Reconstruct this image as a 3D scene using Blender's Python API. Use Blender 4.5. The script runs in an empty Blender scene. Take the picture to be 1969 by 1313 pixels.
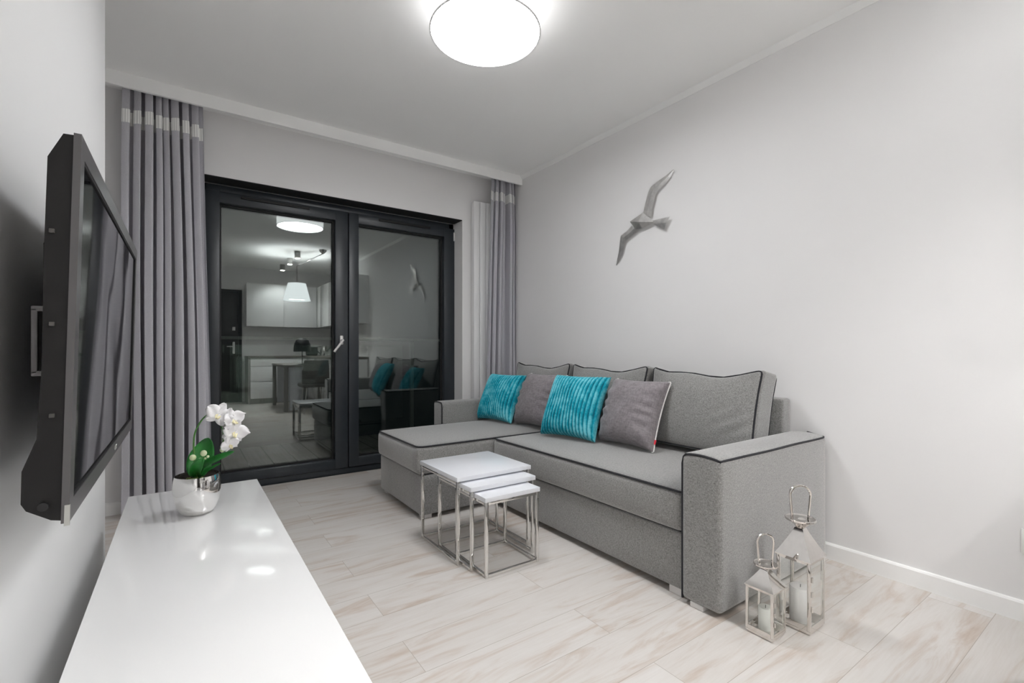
import bpy, bmesh, math, random
from mathutils import Vector, Matrix
random.seed(7)
PI = math.pi
sc = bpy.context.scene
COL = sc.collection

# ------------------------------------------------------------------ helpers
class MB:
    """collects shapes given in world coordinates, links them as one mesh"""
    def __init__(self):
        self.bm = bmesh.new()
    def _xf(self, verts, M):
        if M is not None:
            bmesh.ops.transform(self.bm, matrix=M, verts=verts)
    def box(self, x0, x1, y0, y1, z0, z1, bev=0.0, seg=2, M=None):
        c = bmesh.ops.create_cube(self.bm, size=1.0)['verts']
        for v in c:
            v.co = Vector(((x0+x1)/2 + v.co.x*(x1-x0), (y0+y1)/2 + v.co.y*(y1-y0), (z0+z1)/2 + v.co.z*(z1-z0)))
        if bev > 0:
            es = list({e for v in c for e in v.link_edges})
            r = bmesh.ops.bevel(self.bm, geom=es, offset=bev, segments=seg, profile=0.5, affect='EDGES')
            c = list({v for f in r['faces'] for v in f.verts} | {v for v in c if v.is_valid})
        self._xf(c, M)
        return self
    def tube(self, pts, r, seg=8, closed=False, cap=True):
        pts = [Vector(p) for p in pts]
        n = len(pts)
        rad = r if callable(r) else (lambda t: r)
        rings = []
        prev = None
        for i, p in enumerate(pts):
            if closed:
                t = (pts[(i+1) % n] - pts[i-1])
            else:
                t = pts[min(i+1, n-1)] - pts[max(i-1, 0)]
            t.normalize()
            if prev is None:
                a = Vector((0, 0, 1)) if abs(t.z) < 0.9 else Vector((1, 0, 0))
                u = (a - t*a.dot(t)).normalized()
            else:
                u = prev - t*prev.dot(t)
                u = u.normalized() if u.length > 1e-6 else t.orthogonal().normalized()
            prev = u
            w = t.cross(u)
            rr = rad(i/max(1, n-1))
            rings.append([self.bm.verts.new(p + (u*math.cos(2*PI*k/seg) + w*math.sin(2*PI*k/seg))*rr) for k in range(seg)])
        m = n if closed else n-1
        for i in range(m):
            A, B = rings[i], rings[(i+1) % n]
            off = 0
            if closed and i == n-1:
                best = 1e9
                for o in range(seg):
                    d = sum((A[k].co - B[(k+o) % seg].co).length for k in range(seg))
                    if d < best: best, off = d, o
            for k in range(seg):
                self.bm.faces.new((A[k], A[(k+1) % seg], B[(k+1+off) % seg], B[(k+off) % seg]))
        if cap and not closed:
            self.bm.faces.new(rings[0][::-1]); self.bm.faces.new(rings[-1])
        return self
    def lathe(self, prof, c=(0, 0, 0), seg=32, sx=1.0, sy=1.0, M=None):
        """prof: list of (r, z)"""
        rows = []; allv = []
        for r, z in prof:
            if r < 1e-6:
                v = self.bm.verts.new((c[0], c[1], c[2]+z)); rows.append([v]); allv.append(v)
            else:
                row = [self.bm.verts.new((c[0]+r*sx*math.cos(2*PI*k/seg), c[1]+r*sy*math.sin(2*PI*k/seg), c[2]+z)) for k in range(seg)]
                rows.append(row); allv += row
        for A, B in zip(rows, rows[1:]):
            for k in range(seg):
                if len(A) == 1 and len(B) == 1: continue
                if len(A) == 1: self.bm.faces.new((A[0], B[(k+1) % seg], B[k]))
                elif len(B) == 1: self.bm.faces.new((A[k], A[(k+1) % seg], B[0]))
                else: self.bm.faces.new((A[k], A[(k+1) % seg], B[(k+1) % seg], B[k]))
        self._xf(allv, M)
        return self
    def cyl(self, p0, p1, r, seg=20):
        return self.tube([p0, p1], r, seg)
    def grid(self, fn, nu, nv, closed_u=False):
        g = [[self.bm.verts.new(fn(i/nu, j/nv)) for j in range(nv+1)] for i in range(nu + (0 if closed_u else 1))]
        N = nu
        for i in range(N):
            a = g[i]; b = g[(i+1) % len(g)]
            for j in range(nv):
                self.bm.faces.new((a[j], b[j], b[j+1], a[j+1]))
        return self
    def prism(self, poly, fn, d0, d1):
        """poly of 2D points, fn(a,b,d) -> 3D"""
        A = [self.bm.verts.new(fn(a, b, d0)) for a, b in poly]
        B = [self.bm.verts.new(fn(a, b, d1)) for a, b in poly]
        self.bm.faces.new(A[::-1]); self.bm.faces.new(B)
        n = len(poly)
        for i in range(n):
            self.bm.faces.new((A[i], A[(i+1) % n], B[(i+1) % n], B[i]))
        return self
    def softbox(self, x0, x1, y0, y1, z0, z1, r, warp=None, n=10, rs=4):
        def ax(a, b):
            e = [a + r*(1-math.cos(PI/2*k/rs)) for k in range(rs)]
            i = [a + r + (b-a-2*r)*k/n for k in range(n+1)]
            f = [b - r*(1-math.cos(PI/2*k/rs)) for k in range(rs-1, -1, -1)]
            return e+i+f
        X, Y, Z = ax(x0, x1), ax(y0, y1), ax(z0, z1)
        cache = {}
        def V(i, j, k):
            key = (i, j, k)
            if key in cache: return cache[key]
            p = Vector((X[i], Y[j], Z[k]))
            q = Vector((min(max(p.x, x0+r), x1-r), min(max(p.y, y0+r), y1-r), min(max(p.z, z0+r), z1-r)))
            d = p-q
            if d.length > 1e-9:
                # project the cube shell on the rounded shell
                p = q + d.normalized()*r
            if warp: p = Vector(warp(p))
            cache[key] = self.bm.verts.new(p)
            return cache[key]
        a, b, c = len(X)-1, len(Y)-1, len(Z)-1
        F = self.bm.faces.new
        for i in range(a):
            for j in range(b):
                F((V(i, j, 0), V(i, j+1, 0), V(i+1, j+1, 0), V(i+1, j, 0)))
                F((V(i, j, c), V(i+1, j, c), V(i+1, j+1, c), V(i, j+1, c)))
        for i in range(a):
            for k in range(c):
                F((V(i, 0, k), V(i+1, 0, k), V(i+1, 0, k+1), V(i, 0, k+1)))
                F((V(i, b, k), V(i, b, k+1), V(i+1, b, k+1), V(i+1, b, k)))
        for j in range(b):
            for k in range(c):
                F((V(0, j, k), V(0, j, k+1), V(0, j+1, k+1), V(0, j+1, k)))
                F((V(a, j, k), V(a, j+1, k), V(a, j+1, k+1), V(a, j, k+1)))
        return self
    def build(self, name, mat, parent=None, smooth=True, angle=35, solid=0.0):
        off = Vector((0, 0, 0))
        p = parent
        while p is not None:
            off += Vector(p.location); p = p.parent
        bmesh.ops.recalc_face_normals(self.bm, faces=self.bm.faces[:])
        if off.length: bmesh.ops.translate(self.bm, verts=self.bm.verts[:], vec=-off)
        me = bpy.data.meshes.new(name)
        self.bm.to_mesh(me); self.bm.free()
        if smooth:
            me.polygons.foreach_set('use_smooth', [True]*len(me.polygons))
            try: me.set_sharp_from_angle(angle=math.radians(angle))
            except Exception: pass
        me.materials.append(mat)
        o = bpy.data.objects.new(name, me)
        COL.objects.link(o)
        if parent is not None: o.parent = parent
        if solid:
            m = o.modifiers.new('thickness', 'SOLIDIFY'); m.thickness = solid; m.offset = 0
        return o

def tag(o, label=None, cat=None, group=None, kind=None):
    if label: o['label'] = label
    if cat: o['category'] = cat
    if group: o['group'] = group
    if kind: o['kind'] = kind
    return o
def thing(name, label, cat, loc=(0, 0, 0), group=None, kind=None):
    o = bpy.data.objects.new(name, None); COL.objects.link(o)
    o.empty_display_size = 0.05
    o.location = loc
    return tag(o, label, cat, group, kind)
def struct(name, mb, mat, parent=None, label=None, **kw):
    o = mb.build(name, mat, parent, **kw)
    if parent is None: o['kind'] = 'structure'
    if label: o['label'] = label
    return o
def copy_tree(o, parent=None):
    c = o.copy(); COL.objects.link(c)
    if parent is not None: c.parent = parent
    for ch in list(o.children): copy_tree(ch, c)
    return c
def frame(ex, ez, loc):
    ex = Vector(ex).normalized(); ez = Vector(ez); ez = (ez - ex*ez.dot(ex)).normalized()
    ey = ez.cross(ex)
    M = Matrix(((ex.x, ey.x, ez.x, loc[0]), (ex.y, ey.y, ez.y, loc[1]), (ex.z, ey.z, ez.z, loc[2]), (0, 0, 0, 1)))
    return M

# ------------------------------------------------------------------ materials
def lin(c):
    c = c/255.0
    return c/12.92 if c <= 0.04045 else ((c+0.055)/1.055)**2.4
def rgb(r, g, b): return (lin(r), lin(g), lin(b), 1.0)
class NT:
    def __init__(self, name):
        self.m = bpy.data.materials.new(name); self.m.use_nodes = True
        self.t = self.m.node_tree; self.n = self.t.nodes; self.l = self.t.links
        self.b = self.n['Principled BSDF']; self.out = self.n['Material Output']
    def add(self, typ, **kw):
        nd = self.n.new(typ)
        for k, v in kw.items(): setattr(nd, k, v)
        return nd
    def link(self, a, b): self.l.new(a, b)
    def coord(self, scale=(1, 1, 1), out='Object', loc=(0, 0, 0)):
        tc = self.add('ShaderNodeTexCoord'); mp = self.add('ShaderNodeMapping')
        mp.inputs['Scale'].default_value = scale; mp.inputs['Location'].default_value = loc
        self.link(tc.outputs[out], mp.inputs['Vector'])
        return mp.outputs['Vector']
    def noise(self, vec, scale, detail=3, rough=0.5, dist=0.0):
        nd = self.add('ShaderNodeTexNoise'); nd.inputs['Scale'].default_value = scale
        nd.inputs['Detail'].default_value = detail; nd.inputs['Roughness'].default_value = rough
        nd.inputs['Distortion'].default_value = dist
        self.link(vec, nd.inputs['Vector']); return nd.outputs['Fac']
    def ramp(self, fac, stops):
        nd = self.add('ShaderNodeValToRGB'); e = nd.color_ramp.elements
        while len(e) < len(stops): e.new(0.5)
        for el, (p, c) in zip(e, stops): el.position = p; el.color = c
        self.link(fac, nd.inputs['Fac']); return nd.outputs['Color']
    def bump(self, h, strength=0.2, dist=0.01):
        nd = self.add('ShaderNodeBump'); nd.inputs['Strength'].default_value = strength
        nd.inputs['Distance'].default_value = dist
        self.link(h, nd.inputs['Height']); self.link(nd.outputs['Normal'], self.b.inputs['Normal'])
    def math(self, op, a, b=None, c=None):
        nd = self.add('ShaderNodeMath', operation=op)
        for i, x in enumerate((a, b, c)):
            if x is None: continue
            if isinstance(x, (int, float)): nd.inputs[i].default_value = x
            else: self.link(x, nd.inputs[i])
        return nd.outputs[0]
def plain(name, col, rough=0.5, metal=0.0, var=0.04, scale=6.0, bump=0.0, bscale=200, spec=0.5, coat=0.0):
    t = NT(name)
    v = t.coord()
    f = t.noise(v, scale, 3)
    k0, k1 = 1-var, 1+var
    t.link(t.ramp(f, [(0.3, (col[0]*k0, col[1]*k0, col[2]*k0, 1)), (0.7, (min(1, col[0]*k1), min(1, col[1]*k1), min(1, col[2]*k1), 1))]), t.b.inputs['Base Color'])
    t.b.inputs['Roughness'].default_value = rough; t.b.inputs['Metallic'].default_value = metal
    t.b.inputs['Specular IOR Level'].default_value = spec
    if coat: t.b.inputs['Coat Weight'].default_value = coat; t.b.inputs['Coat Roughness'].default_value = 0.03
    if bump: t.bump(t.noise(v, bscale, 2), bump, 0.002)
    return t.m
def fabric(name, c0, c1, weave=420, rough=0.95, bump=0.35, sheen=0.1, big=0.06):
    t = NT(name)
    v = t.coord()
    a = t.noise(t.coord((1, 1, 0.25)), weave, 2, 0.6)
    b = t.noise(t.coord((0.25, 0.25, 1)), weave, 2, 0.6)
    f = t.math('MULTIPLY', t.math('ADD', a, b), 0.5)
    big_n = t.noise(v, 5, 3)
    f2 = t.math('ADD', f, t.math('MULTIPLY', t.math('SUBTRACT', big_n, 0.5), big*4))
    t.link(t.ramp(f2, [(0.34, c0), (0.66, c1)]), t.b.inputs['Base Color'])
    t.b.inputs['Roughness'].default_value = rough
    t.b.inputs['Specular IOR Level'].default_value = 0.2
    t.b.inputs['Sheen Weight'].default_value = sheen
    t.bump(f, bump, 0.002)
    return t.m
def emit(name, col, strength):
    t = NT(name)
    e = t.add('ShaderNodeEmission'); e.inputs['Color'].default_value = col; e.inputs['Strength'].default_value = strength
    t.link(e.outputs[0], t.out.inputs['Surface']); return t.m
def glass(name, r0, tint=(0.95, 0.97, 0.96, 1)):
    t = NT(name)
    lw = t.add('ShaderNodeLayerWeight'); lw.inputs['Blend'].default_value = 0.5
    p5 = t.math('POWER', lw.outputs['Facing'], 5.0)
    fac = t.math('MULTIPLY_ADD', p5, 1-r0, r0)
    tr = t.add('ShaderNodeBsdfTransparent'); tr.inputs['Color'].default_value = tint
    gl = t.add('ShaderNodeBsdfGlossy'); gl.inputs['Roughness'].default_value = 0.0
    gl.inputs['Color'].default_value = (0.94, 0.98, 0.97, 1)
    mx = t.add('ShaderNodeMixShader')
    t.link(fac, mx.inputs[0]); t.link(tr.outputs[0], mx.inputs[1]); t.link(gl.outputs[0], mx.inputs[2])
    t.link(mx.outputs[0], t.out.inputs['Surface']); return t.m

M = {}
M['wall'] = plain('wall_paint_grey', rgb(229, 228, 228), 0.85, var=0.012, scale=1.5, bump=0.05, bscale=300, spec=0.25)
M['wall_white'] = plain('wall_paint_white', rgb(231, 231, 231), 0.85, var=0.01, scale=1.5, bump=0.05, bscale=300, spec=0.25)
M['ceiling'] = plain('ceiling_paint', rgb(248, 248, 247), 0.9, var=0.01, scale=1.5, bump=0.04, bscale=250, spec=0.2)
M['trim'] = plain('trim_white', rgb(242, 242, 241), 0.45, var=0.01)
M['lacquer'] = plain('white_gloss_lacquer', rgb(244, 244, 244), 0.06, var=0.004, spec=0.4)
M['tabletop'] = plain('white_tabletop_laminate', rgb(226, 228, 233), 0.25, var=0.01)
M['chrome'] = plain('polished_chrome', (0.78, 0.77, 0.75), 0.06, 1.0, var=0.02, scale=40)
M['steel'] = plain('polished_steel_warm', (0.77, 0.74, 0.71), 0.05, 1.0, var=0.03, scale=60)
M['silver_pot'] = plain('silver_glazed_ceramic', (0.82, 0.81, 0.80), 0.05, 1.0, var=0.01)
M['alu'] = plain('cast_aluminium', (0.74, 0.73, 0.72), 0.28, 0.9, var=0.14, scale=28, bump=0.1, bscale=60)
M['anthracite'] = plain('anthracite_frame', rgb(44, 49, 54), 0.35, var=0.06, scale=12, bump=0.05, bscale=500)
M['soffit'] = plain('black_soffit', rgb(22, 22, 23), 0.7)
M['rubber'] = plain('black_gasket', rgb(14, 14, 15), 0.6)
M['sofa'] = fabric('grey_melange_upholstery', rgb(90, 89, 88), rgb(164, 163, 161), 520, sheen=0.8, big=0.006)
M['piping'] = fabric('charcoal_piping', rgb(38, 38, 41), rgb(54, 54, 58), 500, bump=0.2)
M['curtain'] = fabric('grey_curtain_cloth', rgb(182, 181, 187), rgb(197, 196, 202), 600, bump=0.1, sheen=0.1, big=0.01)
M['pillow_grey'] = fabric('grey_velour', rgb(116, 110, 114), rgb(146, 140, 143), 140, bump=0.12, sheen=0.25, big=0.05)
M['white_cord'] = fabric('white_cord', rgb(200, 198, 196), rgb(235, 233, 230), 600)
M['red'] = plain('red_label', rgb(214, 52, 66), 0.6)
M['tv_black'] = plain('tv_black_plastic', rgb(33, 32, 32), 0.6, bump=0.1, bscale=900, spec=0.25)
M['tv_bezel'] = plain('tv_grey_bezel', rgb(96, 94, 95), 0.32, 0.35)
M['bezel_screw'] = plain('grey_screw', rgb(86, 84, 82), 0.4, 0.5)
M['tv_mark'] = plain('tv_mark_silver', rgb(190, 190, 185), 0.35, 0.6)
M['black'] = plain('matt_black', rgb(24, 24, 25), 0.5)
M['wax'] = plain('ivory_candle_wax', rgb(240, 239, 237), 0.55, var=0.02)
M['wax_green'] = plain('pale_green_candle_wax', rgb(238, 240, 234), 0.55, var=0.02)
M['soil'] = plain('dark_potting_bark', rgb(40, 34, 28), 0.95, var=0.5, scale=90, bump=0.8, bscale=120)
M['socket'] = plain('socket_white', rgb(232, 232, 230), 0.3)
M['radiator'] = plain('radiator_enamel', rgb(232, 232, 232), 0.35, var=0.01)
M['handle_white'] = plain('handle_pale_aluminium', rgb(215, 213, 212), 0.35, 0.2)
M['kitchen_grey'] = plain('kitchen_grey_laminate', rgb(150, 148, 145), 0.5)
M['worktop'] = plain('grey_worktop', rgb(120, 116, 110), 0.4, var=0.2, scale=30)
M['door_dark'] = plain('dark_brown_door', rgb(34, 30, 28), 0.4)
M['chair_cloth'] = fabric('chair_grey_cloth', rgb(92, 88, 86), rgb(122, 118, 115), 300)
M['balcony_metal'] = plain('balcony_grey_metal', rgb(110, 116, 112), 0.5)

def mk_teal():
    t = NT('teal_ribbed_plush')
    v = t.coord()
    f = t.noise(v, 9, 4, 0.6, 0.4)
    g = t.noise(v, 60, 3, 0.6)
    k = t.math('ADD', t.math('MULTIPLY', f, 0.75), t.math('MULTIPLY', g, 0.25))
    tc = t.add('ShaderNodeTexCoord'); sp = t.add('ShaderNodeSeparateXYZ'); t.link(tc.outputs['UV'], sp.inputs[0])
    rib = t.math('ABSOLUTE', t.math('SINE', t.math('MULTIPLY', t.math('MULTIPLY_ADD', sp.outputs['X'], 2.0, -1.0), PI*8.5)))
    k2 = t.math('ADD', k, t.math('MULTIPLY', t.math('SUBTRACT', t.math('POWER', rib, 0.5), 0.8), 0.36))  # rib grooves coloured darker: thinner pile plus painted groove shade
    t.link(t.ramp(k2, [(0.28, rgb(0, 92, 110)), (0.47, rgb(10, 152, 172)), (0.64, rgb(116, 200, 212))]), t.b.inputs['Base Color'])
    t.b.inputs['Roughness'].default_value = 0.85; t.b.inputs['Specular IOR Level'].default_value = 0.2
    t.b.inputs['Sheen Weight'].default_value = 0.35; t.b.inputs['Sheen Tint'].default_value = rgb(150, 220, 228)
    t.bump(g, 0.4, 0.003)
    return t.m
M['teal'] = mk_teal()
def mk_band():
    t = NT('silver_stripe_ribbon')
    tc = t.add('ShaderNodeTexCoord'); sp = t.add('ShaderNodeSeparateXYZ'); t.link(tc.outputs['UV'], sp.inputs[0])
    w = t.math('SINE', t.math('MULTIPLY', sp.outputs['X'], 2*PI*95))
    t.link(t.ramp(t.math('MULTIPLY_ADD', w, 0.5, 0.5), [(0.25, rgb(222, 222, 220)), (0.5, rgb(252, 252, 250))]), t.b.inputs['Base Color'])
    t.b.inputs['Roughness'].default_value = 0.4
    t.b.inputs['Metallic'].default_value = 0.1
    return t.m
M['band'] = mk_band()
def mk_green(name, a, b, rough=0.4):
    t = NT(name); v = t.coord()
    t.link(t.ramp(t.noise(v, 25, 3), [(0.3, a), (0.7, b)]), t.b.inputs['Base Color'])
    t.b.inputs['Roughness'].default_value = rough
    return t.m
M['leaf'] = mk_green('orchid_leaf', rgb(14, 92, 30), rgb(44, 138, 52))
M['stem'] = mk_green('orchid_stem', rgb(46, 112, 40), rgb(96, 150, 70), 0.5)
M['bud'] = mk_green('orchid_bud', rgb(190, 205, 150), rgb(232, 235, 205), 0.5)
M['moss'] = mk_green('pale_moss', rgb(110, 130, 62), rgb(178, 192, 120), 0.9)
def mk_petal():
    t = NT('white_petal'); v = t.coord()
    t.link(t.ramp(t.noise(v, 30, 3), [(0.3, rgb(236, 234, 236)), (0.7, rgb(250, 249, 250))]), t.b.inputs['Base Color'])
    t.b.inputs['Roughness'].default_value = 0.6
    t.b.inputs['Subsurface Weight'].default_value = 0.15; t.b.inputs['Subsurface Radius'].default_value = (0.01, 0.01, 0.01)
    return t.m
M['petal'] = mk_petal()
M['lip'] = plain('yellow_white_lip', rgb(238, 230, 190), 0.6, var=0.1, scale=80)
M['pane'] = glass('door_glass', 0.125, (0.86, 0.90, 0.88, 1))
M['lantern_glass'] = glass('lantern_glass', 0.035, (0.995, 0.997, 0.996, 1))
M['rail_glass'] = glass('balustrade_glass', 0.05, (0.80, 0.90, 0.85, 1))

def mk_floor():
    t = NT('pale_oak_laminate')
    geo = t.add('ShaderNodeNewGeometry')
    mp = t.add('ShaderNodeMapping'); mp.inputs['Location'].default_value = (FX, FY, 0)
    t.link(geo.outputs['Position'], mp.inputs['Vector'])
    br = t.add('ShaderNodeTexBrick'); br.offset = 0.5; br.offset_frequency = 2; br.squash = 1
    br.inputs['Scale'].default_value = 1.0
    br.inputs['Color1'].default_value = (0, 0, 0, 1); br.inputs['Color2'].default_value = (1, 1, 1, 1)
    br.inputs['Mortar'].default_value = (0.5, 0.5, 0.5, 1)
    br.inputs['Mortar Size'].default_value = 0.0009; br.inputs['Mortar Smooth'].default_value = 0.0
    br.inputs['Bias'].default_value = 0.0
    br.inputs['Brick Width'].default_value = 1.272; br.inputs['Row Height'].default_value = 0.193
    t.link(mp.outputs['Vector'], br.inputs['Vector'])
    rnd = t.add('ShaderNodeSeparateColor'); t.link(br.outputs['Color'], rnd.inputs[0])
    off = t.add('ShaderNodeCombineXYZ')
    t.link(t.math('MULTIPLY', rnd.outputs[0], 37.0), off.inputs[0]); t.link(t.math('MULTIPLY', rnd.outputs[0], 11.0), off.inputs[1])
    va = t.add('ShaderNodeVectorMath', operation='ADD'); t.link(geo.outputs['Position'], va.inputs[0]); t.link(off.outputs[0], va.inputs[1])
    def scaled(s):
        m = t.add('ShaderNodeMapping'); m.inputs['Scale'].default_value = s; t.link(va.outputs[0], m.inputs['Vector']); return m.outputs['Vector']
    warp = t.noise(scaled((0.9, 3.0, 1)), 1.0, 4, 0.55, 0.6)
    grain = t.noise(scaled((1.3, 9.0, 1)), 1.0, 6, 0.6, 2.2)
    fine = t.noise(scaled((6, 130, 1)), 1.0, 3, 0.6, 0.4)
    g = t.math('ADD', t.math('MULTIPLY', grain, 0.62), t.math('MULTIPLY', warp, 0.38))
    base = t.ramp(g, [(0.30, rgb(182, 165, 150)), (0.40, rgb(198, 187, 178)), (0.49, rgb(211, 207, 203)), (0.75, rgb(219, 217, 215))])
    mixf = t.add('ShaderNodeMix', data_type='RGBA', blend_type='MULTIPLY'); mixf.inputs[0].default_value = 1.0
    t.link(base, mixf.inputs[6]); t.link(t.ramp(fine, [(0.25, (0.95, 0.94, 0.93, 1)), (0.6, (1, 1, 1, 1))]), mixf.inputs[7])
    tone = t.add('ShaderNodeMix', data_type='RGBA', blend_type='MULTIPLY'); tone.inputs[0].default_value = 1.0
    t.link(mixf.outputs[2], tone.inputs[6]); t.link(t.ramp(rnd.outputs[0], [(0, (0.94, 0.93, 0.92, 1)), (1, (1, 1, 1, 1))]), tone.inputs[7])
    gap = t.add('ShaderNodeMix', data_type='RGBA'); t.link(br.outputs['Fac'], gap.inputs[0])
    t.link(tone.outputs[2], gap.inputs[6]); gap.inputs[7].default_value = rgb(166, 158, 149)
    t.link(gap.outputs[2], t.b.inputs['Base Color'])
    t.b.inputs['Roughness'].default_value = 0.42
    t.b.inputs['Specular IOR Level'].default_value = 0.35
    t.bump(t.math('SUBTRACT', fine, t.math('MULTIPLY', br.outputs['Fac'], 2.0)), 0.06, 0.002)
    return t.m
FX, FY = -0.634, -1.584+0.193*8
M['floor'] = mk_floor()
def mk_deck():
    t = NT('balcony_deck_boards')
    geo = t.add('ShaderNodeNewGeometry'); sp = t.add('ShaderNodeSeparateXYZ'); t.link(geo.outputs['Position'], sp.inputs[0])
    fr = t.math('FRACT', t.math('DIVIDE', sp.outputs['X'], 0.195))
    edge = t.math('LESS_THAN', t.math('ABSOLUTE', t.math('SUBTRACT', fr, 0.5)), 0.03)
    v = t.coord((30, 1.5, 1)); f = t.noise(v, 1, 4)
    base = t.ramp(f, [(0.3, rgb(100, 97, 94)), (0.7, rgb(134, 130, 126))])
    mx = t.add('ShaderNodeMix', data_type='RGBA'); t.link(edge, mx.inputs[0]); t.link(base, mx.inputs[6]); mx.inputs[7].default_value = rgb(28, 26, 24)
    t.link(mx.outputs[2], t.b.inputs['Base Color']); t.b.inputs['Roughness'].default_value = 0.7
    return t.m
M['deck'] = mk_deck()

def tv_screen_mat():
    t = NT('tv_screen_glass')
    t.b.inputs['Base Color'].default_value = (0.004, 0.004, 0.005, 1)
    t.b.inputs['Roughness'].default_value = 0.03; t.b.inputs['Specular IOR Level'].default_value = 1.0
    v = t.coord((1, 1, 1))
    f = t.noise(v, 3.2, 1, 0.3)
    t.bump(f, 0.06, 0.02)
    return t.m
M['screen'] = tv_screen_mat()

# ------------------------------------------------------------------ room
XR, XL, YB, YF, ZC = 2.613, -0.26, 3.83, -2.55, 2.66
struct('floor', MB().box(-0.75, XR+0.12, YF-0.12, YB+0.16, -0.12, 0.0), M['floor'], smooth=False)
struct('ceiling', MB().box(-0.75, XR+0.12, YF-0.12, YB+0.42, ZC, ZC+0.12), M['ceiling'], smooth=False)
struct('wall_right', MB().box(XR, XR+0.12, YF-0.12, YB+0.42, 0, ZC), M['wall'], smooth=False)
w = MB(); w.box(-0.62, XL, YF, 2.495, 0, ZC); w.box(-0.74, -0.62, YF-0.12, YB+0.42, 0, ZC)
struct('wall_left', w, M['wall_white'], smooth=False)
OX0, OX1, OZ = 0.075, 2.112, 2.228
w = MB(); w.box(-0.62, OX0, YB, YB+0.42, 0, ZC); w.box(OX1, XR, YB, YB+0.42, 0, ZC); w.box(OX0, OX1, YB, YB+0.42, OZ, ZC)
struct('wall_back', w, M['wall'], smooth=False)
struct('wall_front', MB().box(-0.62, XR, YF-0.12, YF, 0, ZC), M['wall'], smooth=False)
b = MB(); b.prism([(0, 0), (0.014, 0), (0.014, 0.070), (0.010, 0.077), (0, 0.079)], lambda a, z, d: (XR-a, d, z), 0.06, YB)
struct('baseboard_right', b, M['trim'], smooth=False)
b = MB(); b.prism([(0, 0), (0.014, 0), (0.014, 0.070), (0.010, 0.077), (0, 0.079)], lambda a, z, d: (d, YB-a, z), -0.62, OX0-0.002)
struct('baseboard_back', b, M['trim'], smooth=False)
# curtain pelmet board below the ceiling and the cove along the right wall
struct('trim_1', MB().box(-0.62, XR, 3.575, 3.597, 2.577, ZC, 0.002, 1), M['trim'], smooth=False)
cv = MB(); cv.prism([(0, 0), (0.024, 0), (0.004, -0.032), (0, -0.032)], lambda a, z, d: (XR-a, d, ZC+z), YF, 3.575)
struct('trim_2', cv, M['trim'])
# thin black soffit strip above the door
struct('trim_3', MB().box(OX0, OX1, YB+0.004, 3.99, OZ-0.006, OZ), M['soffit'], smooth=False)

# ------------------------------------------------------------------ balcony door
GY = 4.05
door = thing('door_1', 'anthracite framed double glazed balcony door with night reflections', None, (OX0, 4.0, 0), kind='structure')
fr = MB()
FX0, FX1, FZ0, FZ1 = OX0, OX1+0.03, 0.0, OZ-0.006
fr.box(FX0, FX0+0.06, 4.01, 4.08, FZ0, FZ1, 0.003); fr.box(FX1-0.075, FX1-0.0, 4.01, 4.08, FZ0, FZ1, 0.003)
fr.box(FX0, FX1, 4.01, 4.08, 2.165, FZ1, 0.003); fr.box(FX0, FX1, 4.0, 4.08, 0.0, 0.048, 0.003)
fr.build('door_frame', M['anthracite'], door, angle=40)
def sash(gx0, gx1, sx0, sx1):
    s = MB(); z0, z1, g0, g1 = 0.052, 2.172, 0.127, 2.09
    s.box(sx0, gx0, 3.985, 4.07, z0, z1, 0.004); s.box(gx1, sx1, 3.985, 4.07, z0, z1, 0.004)
    s.box(gx0-0.004, gx1+0.004, 3.985, 4.07, z0, g0, 0.004); s.box(gx0-0.004, gx1+0.004, 3.985, 4.07, g1, z1, 0.004)
    o = s.build('sash', M['anthracite'], door, angle=40)
    k = MB(); t = 0.012
    k.box(gx0, gx0+t, 4.03, GY+0.004, g0, g1); k.box(gx1-t, gx1, 4.03, GY+0.004, g0, g1)
    k.box(gx0+t, gx1-t, 4.03, GY+0.004, g0, g0+t); k.box(gx0+t, gx1-t, 4.03, GY+0.004, g1-t, g1)
    k.build('gasket', M['rubber'], o, smooth=False)
    MB().box(gx0+0.002, gx1-0.002, GY, GY+0.016, g0+0.002, g1-0.002).build('glass_pane', M['pane'], o, smooth=False)
    return o
s1 = sash(0.213, 1.018, 0.125, 1.120)
s2 = sash(1.209, 2.005, 1.127, 2.118)
h = MB()
h.box(1.052, 1.079, 3.973, 3.986, 1.07, 1.145, 0.006, 3)
h.tube([(1.066, 3.975, 1.105), (1.066, 3.935, 1.105), (1.060, 3.930, 1.099), (0.995, 3.930, 1.012)], 0.0095, 10)
tag(h.build('door_handle', M['handle_white'], s1), 'pale aluminium lever handle')
for x0, x1, s in ((0.345, 0.82, s1), (1.38, 1.86, s2)):
    v = MB(); v.box(x0, x1, 3.972, 3.987, 2.138, 2.157, 0.003)
    v.box(x0+0.01, x1-0.01, 3.967, 3.973, 2.150, 2.155)
    v.build('trickle_vent', M['rubber'], s)
hg = MB(); hg.cyl((2.106, 3.979, 2.06), (2.106, 3.979, 2.14), 0.007, 12); hg.cyl((2.106, 3.979, 0.10), (2.106, 3.979, 0.18), 0.007, 12)
hg.build('hinge', M['handle_white'], s2)

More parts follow.
